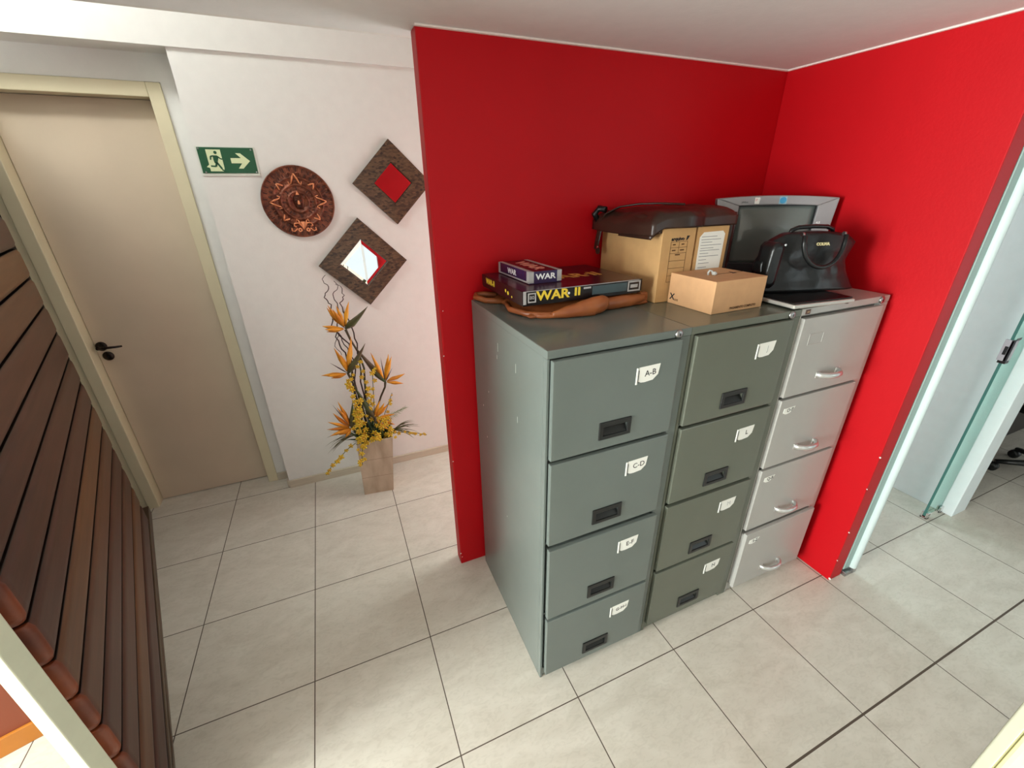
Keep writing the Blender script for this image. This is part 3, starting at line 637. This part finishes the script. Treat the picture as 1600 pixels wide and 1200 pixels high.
def arch(y, x0, x1, z0, drop, m):
    pts = []
    for i in range(17):
        a = math.pi*i/16; pts.append(((x0+x1)/2-(x1-x0)/2*math.cos(a), y-.018*math.sin(a), z0-drop*math.sin(a)**.8))
    return pts
b = MB(); b.tube(arch(-.002, .050, .208, .195, .105, BLA), .0075, BLA, 10); b.build('front_handle', t)
b = MB(); b.tube([(.060, .085, .185), (.066, .083, .205), (.09, .082, .214), (.15, .080, .217), (.20, .080, .215), (.228, .083, .206), (.235, .085, .185)], .0075, BLA, 10); b.build('rear_handle', t)
for x in (.050, .208): b = MB(); b.lathe([(.007, -.004), (.007, .004)], STEEL, 12, (x, .008, .197), 'x'); b.build('metal_ring', t)
b = MB(); b.lathe([(.004, 0), (.004, .004)], CHROME, 10, (-.005, .012, .165), 'y'); b.build('metal_stud', t)
b = MB(); GOLD = mat('gold_letters', (214, 200, 150), .35, metal=.4); b.text('COLMA', .013, TR(.130, .001, .165) @ RX(-10) @ FRONT, GOLD, .0008, wide=1.1, bold=.0006); b.build('gold_lettering', t)
b = MB(); b.blob(lambda u, v, w: (-.028+.020*u+.004*w, .045+.035*v, .095+.078*w*(1-.2*u*u)), (4, 4, 8), BLA); b.build('side_pocket', t)

# ------------------------------------------------------------------ things on the white wall
YW = 1.801
t = thing('exit_sign', 'green running man exit sign with arrow on the white wall', 'sign', (.428, YW, 1.856))
gr = mat('sign_green', (30, 84, 54), .4); ph = mat('pale_phosphor', (214, 224, 178), .5)
b = MB(); b.box(-.120, .120, -.004, 0, -.062, .059, mat('clear_acrylic_plate', (214, 216, 204), .3)); b.build('backplate', t)
b = MB(); b.box(-.113, .113, -.006, -.004, -.052, .055, gr); b.build('panel', t)
b = MB()
b.prism([(-.080, .046), (-.022, .046), (-.022, -.030), (-.026, -.044), (-.080, -.044), (-.080, -.030), (-.092, -.026), (-.080, -.016)], -.0068, -.006, ph)
b.prism([(.012, .012), (.055, .012), (.036, .032), (.056, .032), (.090, 0), (.056, -.032), (.036, -.032), (.055, -.010), (.012, -.010)], -.0068, -.006, ph)
b.build('pale_pictogram', t)
b = MB()
def bar(b, p, q, w, m, y0=-.0076, y1=-.0068):
    d = (Vector(q)-Vector(p)); n = Vector((-d.y, d.x)).normalized()*w/2; P, Q = Vector(p), Vector(q)
    b.prism([tuple(P+n), tuple(Q+n), tuple(Q-n), tuple(P-n)], y0, y1, m)
b.lathe([(.0066, .0068), (.0066, .0076)], gr, 14, (-.044, 0, .034), 'y')
b.prism([(-.056, .022), (-.040, .022), (-.036, .012), (-.044, -.008), (-.056, -.010), (-.058, .004)], -.0076, -.0068, gr)
for p, q, w in (((-.054, .020), (-.066, .018), .005), ((-.066, .019), (-.069, .004), .005), ((-.040, .019), (-.028, .008), .005), ((-.028, .008), (-.014, .006), .005), ((-.048, -.006), (-.054, -.024), .008), ((-.054, -.023), (-.074, -.022), .006), ((-.046, -.008), (-.032, -.034), .008), ((-.033, -.036), (-.024, -.042), .006)): bar(b, p, q, w, gr)
b.build('running_figure', t)
for (x, z) in ((-.107, .049), (.103, .047), (.107, -.047), (-.100, -.047)): b = MB(); b.lathe([(.004, .006), (.003, .0075)], STEEL, 8, (x, 0, z), 'y'); b.build('screw', t)
# embossed copper disc
CU = mat('embossed_copper', (146, 84, 60), .4, metal=.5, rgb2=(70, 38, 30), scale=42, bump=.6, bscale=120)
CUB = mat('bright_copper_relief', (222, 140, 96), .33, metal=.5)
CUD = mat('dark_copper_recess', (66, 36, 28), .6, metal=.3)
t = thing('copper_wall_disc', 'round embossed copper sun disc hanging between exit sign and mirrors', 'wall ornament', (.6925, YW, 1.673))
b = MB(); R = .168
b.lathe([(R*.98, 0), (R, .006), (R, .011), (R*.975, .013), (R*.955, .009), (R*.70, .009), (R*.69, .011), (R*.66, .011), (R*.65, .008), (R*.50, .008), (R*.49, .012), (R*.46, .012), (R*.45, .009), (R*.30, .009), (R*.29, .013), (R*.27, .013), (R*.26, .010), (.001, .011)], CU, 72, (0, 0, 0), 'y')
b.build('plate', t)
b = MB()
for k in range(64):
    a = 2*math.pi*k/64; b.M = RY(-math.degrees(a)); b.box(R*.83, R*.94, -.0135, -.009, -.0022, .0030, CUD if k % 2 else CU); b.box(R*.72, R*.80, -.012, -.009, -.0032+.001*(k % 3), .003, CU if k % 2 else CUD)
for k in range(40):
    a = 2*math.pi*k/40; b.M = RY(-math.degrees(a)); b.lathe([(.0035, .008), (.002, .012)], CU if k % 2 else CUD, 6, (R*.575, 0, 0), 'y')
for k in range(24):
    a = 2*math.pi*k/24; b.M = RY(-math.degrees(a)); b.box(R*.34, R*.43, -.0125, -.009, -.003, .003, CUD if k % 3 == 0 else CU)
b.build('relief_rings', t)
b = MB()
for k in range(8):
    b.M = RY(-45*k); big = k % 2 == 0; r0, r1 = (R*.50, R*.78) if big else (R*.56, R*.72); w = .016 if big else .011
    m_ = CUB if k in (2, 6) else CU
    for sg in (1, -1):
        b.tube([(r1, -.0125, 0), ((r0+r1)/2, -.0135, sg*w*.7), (r0, -.0125, sg*w*1.25)], [.0028, .0042, .0030], CUB, 6)
        if big: b.tube([(r0+.004, -.0125, sg*w*1.2), (r0-.004, -.0125, sg*w*1.6), (r0+.010, -.0125, sg*w*1.9)], .0026, CUB, 6)
    if big: b.lathe([(.005, .009), (.004, .0145)], CU, 8, (r0+.012, 0, 0), 'y')
b.M = Matrix.Identity(4)
for sg in (1, -1):      # curled figures at the foot of the disc
    pts = [(sg*.010, -.0135, -.112), (sg*.022, -.0135, -.098), (sg*.040, -.0135, -.100), (sg*.044, -.0135, -.112), (sg*.034, -.0135, -.116)]
    b.tube(pts, .0035, CUB, 6); b.lathe([(.012, .008), (.009, .014)], CUB, 12, (sg*.019, 0, -.132), 'y'); b.lathe([(.004, .014), (.003, .015)], CUD, 8, (sg*.019, 0, -.132), 'y')
    b.tube([(sg*.030, -.0135, -.124), (sg*.046, -.0135, -.138), (sg*.058, -.0135, -.134), (sg*.056, -.0135, -.122)], .0032, CUB, 6)
    b.tube([(sg*.008, -.013, .128), (sg*.020, -.013, .136), (sg*.030, -.013, .130), (sg*.026, -.013, .120)], .003, CU, 6)
b.prism([(-.010, -.092), (.010, -.092), (0, -.128)], -.015, -.009, CUB)
b.build('bright_motifs', t)
b = MB(); b.blob(lambda u, v, w: (.026*u*(1-.25*w*w)*(1 if w > 0 else 1+.25*w), -.010-.009*(1-u*u)*(1-w*w), .034*w), (10, 1, 12), CU)
b.prism([(-.003, .008), (.003, .008), (.006, -.010), (-.006, -.010)], -.0225, -.015, CUB)
for sg in (1, -1): b.lathe([(.006, .014), (.004, .0195)], CUD, 10, (sg*.011, 0, .007), 'y'); b.prism([(sg*.020, .026), (sg*.034, .036), (sg*.030, .018)], -.0135, -.009, CU)
b.box(-.010, .010, -.0185, -.012, -.021, -.017, CUD); b.prism([(-.008, .034), (.008, .034), (0, .052)], -.014, -.009, CUB); b.build('sun_face', t)
# diamond mirrors
def bark():
    m = bpy.data.materials.new('dark_shell_mosaic'); m.use_nodes = True; nt = m.node_tree; N = nt.nodes; L = nt.links; p = N['Principled BSDF']
    tc = N.new('ShaderNodeTexCoord'); mp = N.new('ShaderNodeMapping'); L.new(tc.outputs['Object'], mp.inputs[0]); mp.inputs['Rotation'].default_value = (0, .785, 0); mp.inputs['Scale'].default_value = (60, 60, 130)
    vo = N.new('ShaderNodeTexVoronoi'); vo.distance = 'CHEBYCHEV'; vo.inputs['Scale'].default_value = 1; L.new(mp.outputs[0], vo.inputs['Vector'])
    sp = N.new('ShaderNodeSeparateColor'); L.new(vo.outputs['Color'], sp.inputs[0]); r = N.new('ShaderNodeValToRGB'); L.new(sp.outputs[0], r.inputs[0])
    r.color_ramp.elements[0].color = srgb(46, 30, 20); r.color_ramp.elements[1].color = srgb(102, 78, 54); L.new(r.outputs[0], p.inputs['Base Color']); p.inputs['Roughness'].default_value = .45
    bp = N.new('ShaderNodeBump'); bp.inputs['Strength'].default_value = .5; bp.inputs['Distance'].default_value = .002; L.new(vo.outputs['Distance'], bp.inputs['Height']); L.new(bp.outputs[0], p.inputs['Normal'])
    return m
BARK = bark(); MIR = mat('mirror_silver', (235, 238, 238), .015, metal=1)
def mirror(cx, cz, R, r, label, bv):
    t = thing('diamond_mirror', label, 'mirror', (cx, YW, cz), group='diamond mirrors on the white wall')
    b = MB(); O = [(R, 0), (0, R), (-R, 0), (0, -R)]; I = [(r, 0), (0, r), (-r, 0), (0, -r)]
    ring = lambda P, y, k=1: [(p[0]*k, y, p[1]*k) for p in P]
    b.rings([ring(O, 0), ring(O, -.016), ring(I, -.020), ring(I, -.006), ring(I, 0)], BARK, cap=False, smooth=False, loop=True)
    b.build('frame', t, bevel=.0012)
    b = MB(); I2 = [(p[0]*1.0, p[1]*1.0) for p in I]; J = [(p[0]*(1-bv), p[1]*(1-bv)) for p in I]
    b.rings([ring(I2, -.003), ring(I2, -.008), ring(J, -.0125)], MIR, smooth=False); b.build('mirror_glass', t)
mirror(1.172, 1.757, .208, .103, 'smaller diamond mirror in dark mosaic frame, upper one beside the red wall', .06)
mirror(.962, 1.354, .237, .130, 'larger diamond mirror in dark mosaic frame above the flowers', .22)

# ------------------------------------------------------------------ flower arrangement
t = thing('potted_flower_arrangement', 'artificial birds of paradise in a square beige stone pot by the baseboard', 'plant', (.83, 1.60, 0))
TO = TR(-.83, -1.60, 0)
PS = mat('beige_veined_pot_tile', (198, 180, 158), .45, rgb2=(166, 146, 122), scale=6, stretch=(3, 3, 1), bump=.08)
JN = mat('pot_joint', (128, 108, 88), .7)
base = [(.734, 1.527), (.907, 1.504), (.927, 1.660), (.756, 1.682)]; topc = [(.744, 1.518), (.948, 1.492), (.972, 1.682), (.768, 1.708)]
def potring(tt, k=1.0):
    out = []; cx = sum(p[0] for p in base)/4*(1-tt)+sum(p[0] for p in topc)/4*tt; cy = sum(p[1] for p in base)/4*(1-tt)+sum(p[1] for p in topc)/4*tt
    for p, q in zip(base, topc): x = p[0]*(1-tt)+q[0]*tt; y = p[1]*(1-tt)+q[1]*tt; out.append((cx+(x-cx)*k, cy+(y-cy)*k, .378*tt))
    return out
b = MB(); b.M = TO
b.rings([potring(0), potring(.325)], PS, smooth=False, cap=False); b.rings([potring(.33), potring(.655)], PS, smooth=False, cap=False)
b.rings([potring(.66), potring(1), potring(1, .88), [(x, y, z-.05) for x, y, z in potring(1, .86)]], PS, smooth=False, cap=False)
b.face([b.v(p) for p in [(x, y, z-.05) for x, y, z in potring(1, .86)]], JN); b.face([b.v(p) for p in potring(0)], PS)
b.rings([potring(.32, .992), potring(.665, .992)], JN, smooth=False, cap=False)
pot = b.build('pot', t)
ORG = mat('orange_yellow_petal', (236, 168, 44), .5, rgb2=(206, 120, 30), scale=20); GRN = mat('green_bract', (70, 88, 46), .45, rgb2=(92, 60, 46), scale=8, stretch=(1, 1, 1)); PUR = mat('dark_plum_petal', (64, 38, 44), .5)
STEM = mat('brown_green_stem', (70, 58, 38), .6); TWG = mat('dark_twig', (60, 42, 38), .7); YLO = mat('yellow_orchid_petal', (226, 196, 50), .55, rgb2=(196, 152, 40), scale=40); OLV = mat('olive_leaf', (78, 92, 44), .55, rgb2=(48, 66, 34), scale=20); DGR = mat('dark_green_leaf', (38, 66, 40), .55)
def bop(basep, tip, petals, plum, stem):
    b = MB(); b.M = TO; bp, tp = Vector(basep), Vector(tip)
    b.blade(bp, tp, .042, GRN, bend=(0, -.008, -.004), th=.8, seg=8, peak=.22); br = b.build('bird_of_paradise_flower', t)
    b = MB(); b.M = TO
    for q in petals: b.blade(bp+(Vector(q)-bp)*.10, q, .025, ORG, bend=(random.uniform(-.006, .006), random.uniform(-.012, .004), 0), th=.35, seg=6, peak=.45)
    b.build('orange_petals', br)
    b = MB(); b.M = TO
    for q in plum: b.blade(bp, q, .008, PUR, th=.6, seg=4)
    b.build('plum_petal', br)
    b = MB(); b.M = TO; b.tube(stem, [.007]+[.0055]*(len(stem)-1), STEM, 8); b.build('stem', br)
def P(x, z, y=1.60): return (x, y, z)
bop(P(.800, 1.045, 1.60), P(.928, 1.170, 1.53), [P(.735, 1.185, 1.58), P(.755, 1.165, 1.57), P(.775, 1.175, 1.60), P(.842, 1.190, 1.60), P(.690, 1.082, 1.57), P(.700, 1.066, 1.56), P(.705, 1.045, 1.58), P(.728, 1.165, 1.62)], [P(.735, 1.130), P(.812, 1.170)], [P(.80, 1.04), P(.815, .98), P(.845, .90), P(.86, .80, 1.61), P(.84, .60, 1.61), P(.84, .36, 1.61)])
bop(P(.770, .800, 1.57), P(.885, .968, 1.54), [P(.725, .960, 1.56), P(.740, .935, 1.55), P(.750, .915, 1.57), P(.820, 1.000, 1.60), P(.815, .975, 1.59), P(.635, .818, 1.55), P(.665, .812, 1.54), P(.68, .79, 1.56)], [P(.690, .880, 1.56)], [P(.77, .80, 1.57), P(.785, .74, 1.58), P(.81, .62), P(.83, .36)])
bop(P(.960, .715, 1.56), P(.830, .940, 1.60), [P(.905, .905, 1.56), P(.915, .885, 1.57), P(1.000, .880, 1.57), P(1.015, .865, 1.56), P(.99, .85, 1.58), P(1.075, .755, 1.54), P(1.05, .745, 1.56), P(1.060, .690, 1.55)], [P(.955, .865, 1.57), P(1.01, .80, 1.55)], [P(.96, .715, 1.56), P(.955, .68, 1.57), P(.925, .62, 1.58), P(.90, .55), P(.87, .36)])
bop(P(.735, .475, 1.54), P(.765, .640, 1.53), [P(.690, .655, 1.54), P(.680, .630, 1.52), P(.62, .560, 1.50), P(.655, .600, 1.52), P(.615, .470, 1.50), P(.640, .475, 1.50), P(.66, .455, 1.52), P(.605, .500, 1.53), P(.69, .43, 1.52)], [P(.66, .64, 1.54)], [P(.735, .475, 1.54), P(.76, .42, 1.56), P(.79, .36, 1.58)])
bop(P(.870, .50, 1.55), P(.790, .720, 1.57), [P(.935, .600, 1.53), P(.955, .580, 1.54), P(.915, .610, 1.55), P(.96, .50, 1.50), P(.975, .46, 1.50), P(.985, .52, 1.52), P(.94, .43, 1.50)], [P(.98, .60, 1.55)], [P(.87, .50, 1.55), P(.865, .42, 1.57), P(.86, .34, 1.59)])
# curly twigs
for k, pts in enumerate(([(.80, .36), (.79, .70), (.80, .95), (.735, 1.06), (.755, 1.18), (.72, 1.22), (.76, 1.26), (.735, 1.30), (.75, 1.34)], [(.82, .36), (.80, .75), (.775, .90), (.74, 1.0), (.79, 1.14), (.765, 1.22), (.80, 1.26), (.79, 1.31)], [(.84, .36), (.83, .72), (.85, .95), (.82, 1.08), (.80, 1.18), (.825, 1.22), (.81, 1.27), (.79, 1.29)], [(.81, .36), (.785, .66), (.82, .80), (.79, .93), (.76, 1.02), (.735, .95), (.76, .88)])):
    b = MB(); b.M = TO; fine = []
    for i in range(len(pts)-1):
        for s_ in range(4):
            f = s_/4; x = pts[i][0]*(1-f)+pts[i+1][0]*f; z = pts[i][1]*(1-f)+pts[i+1][1]*f; fine.append((x+.006*math.sin(i*4+s_*1.6+k), 1.62+.012*math.sin(z*20+k*2), z))
    n_ = len(fine); b.tube(fine, [.0034*(1-i/n_)+.0013 for i in range(n_)], TWG, 6); b.build('twig', t)
def orchid(b, c, s, m=YLO):
    a0 = random.uniform(0, 6); cx, cy, cz = c
    for k in range(5):
        a = a0+k*1.257; d = Vector((math.cos(a), random.uniform(-.5, .1), math.sin(a))).normalized()*s
        b.blade((cx, cy, cz), (cx+d.x, cy+d.y, cz+d.z), s*.8, m, th=.25, seg=3, peak=.6, tip=.35)
    b.lathe([(s*.15, 0), (s*.2, s*.2), (s*.05, s*.3)], ORG, 6, (cx, cy, cz), 'y')
def spray(pts, n, s, side=.012):
    b = MB(); b.M = TO; b.tube(pts, .002, OLV, 5); L_ = len(pts)-1
    sp = b.build('orchid_spray', t); b = MB(); b.M = TO
    for i in range(n):
        f = (i+.6)/n*L_; k = min(int(f), L_-1); f -= k; p = Vector(pts[k]).lerp(Vector(pts[k+1]), f); q = p+Vector((random.uniform(-side, side), random.uniform(-side*1.5, 0), random.uniform(-side, side)))
        orchid(b, q, s*random.uniform(.8, 1.15)*(1 if i < n*.8 else .7))
    b.build('yellow_blossoms', sp)
random.seed(11)
spray([P(.83, .36, 1.57), P(.80, .50, 1.55), P(.79, .62, 1.54), P(.775, .74, 1.55), P(.79, .82, 1.55)], 16, .019, .018)
spray([P(.84, .38, 1.57), P(.85, .60, 1.55), P(.85, .72, 1.54), P(.835, .84, 1.54), P(.845, .88, 1.55)], 12, .016, .012)
spray([P(.86, .40, 1.57), P(.88, .62, 1.54), P(.895, .78, 1.53), P(.91, .83, 1.53)], 9, .015, .010)
spray([P(.88, .38, 1.56), P(.95, .40, 1.52), P(1.03, .395, 1.50), P(1.10, .375, 1.49), P(1.15, .35, 1.49)], 12, .012, .008)
spray([P(.78, .38, 1.56), P(.70, .37, 1.50), P(.64, .33, 1.48), P(.59, .29, 1.47), P(.555, .25, 1.46)], 8, .017, .006)
spray([P(.80, .38, 1.53), P(.775, .37, 1.48), P(.76, .31, 1.46), P(.755, .26, 1.46)], 7, .018, .014)
spray([P(.84, .38, 1.53), P(.86, .42, 1.48), P(.85, .40, 1.46)], 7, .018, .02)
spray([P(.90, .38, 1.55), P(.94, .43, 1.50), P(.96, .41, 1.48)], 7, .018, .02)
spray([P(.80, .40, 1.56), P(.76, .47, 1.52), P(.78, .55, 1.52), P(.83, .58, 1.53)], 12, .018, .022)
spray([P(.88, .40, 1.57), P(.95, .55, 1.57), P(.99, .63, 1.58)], 6, .012, .012)
spray([P(.80, .40, 1.55), P(.765, .52, 1.52), P(.775, .60, 1.52), P(.80, .66, 1.52)], 14, .020, .022)
spray([P(.86, .40, 1.55), P(.90, .50, 1.51), P(.93, .52, 1.50), P(.955, .47, 1.49)], 10, .018, .02)
spray([P(.82, .38, 1.53), P(.79, .42, 1.48), P(.77, .44, 1.47), P(.75, .40, 1.46)], 10, .019, .022)
b = MB(); b.M = TO
for k in range(210):
    a = random.uniform(0, 6.28); r = random.uniform(.0, .08); x, y = .85+r*math.cos(a), 1.60+r*math.sin(a)*.8; l = random.uniform(.06, .15); up = random.uniform(.2, 1); da = random.uniform(0, 6.28)
    e = (x+l*math.cos(da)*(1.1-up*.7), min(y+l*math.sin(da)*(1-up*.7)-.02, 1.77), .345+l*up+.02)
    b.blade((x, y, .335), e, .016, DGR if k % 3 else OLV, th=.2, seg=4, bend=(0, 0, .012))
o = b.build('leaf_filler', t); o['kind'] = 'stuff'
b = MB(); b.M = TO
for (x, z, dx) in ((.70, .42, -1), (1.00, .40, 1)):
    for k in range(16):
        l = random.uniform(.06, .13); s_ = random.uniform(-.9, .9); b.blade((x-dx*.04, 1.54, z), (x+dx*l*math.cos(s_), 1.52+random.uniform(-.03, .03), z+l*math.sin(s_)-.02), .006, mat('grassy_brown_green', (86, 84, 50), .6), bend=(0, 0, .02), seg=5)
for k in range(46):
    f = k/46; x = .93+.13*f; z = .46+.05*f; b.blade((x, 1.60, z), (x+.02, 1.60+random.uniform(-.02, .02), z+(.026 if k % 2 else -.026)*(1.2-f)), .003, mat('fern_green', (122, 146, 92), .6), seg=3)
o = b.build('grass_tufts', t); o['kind'] = 'stuff'
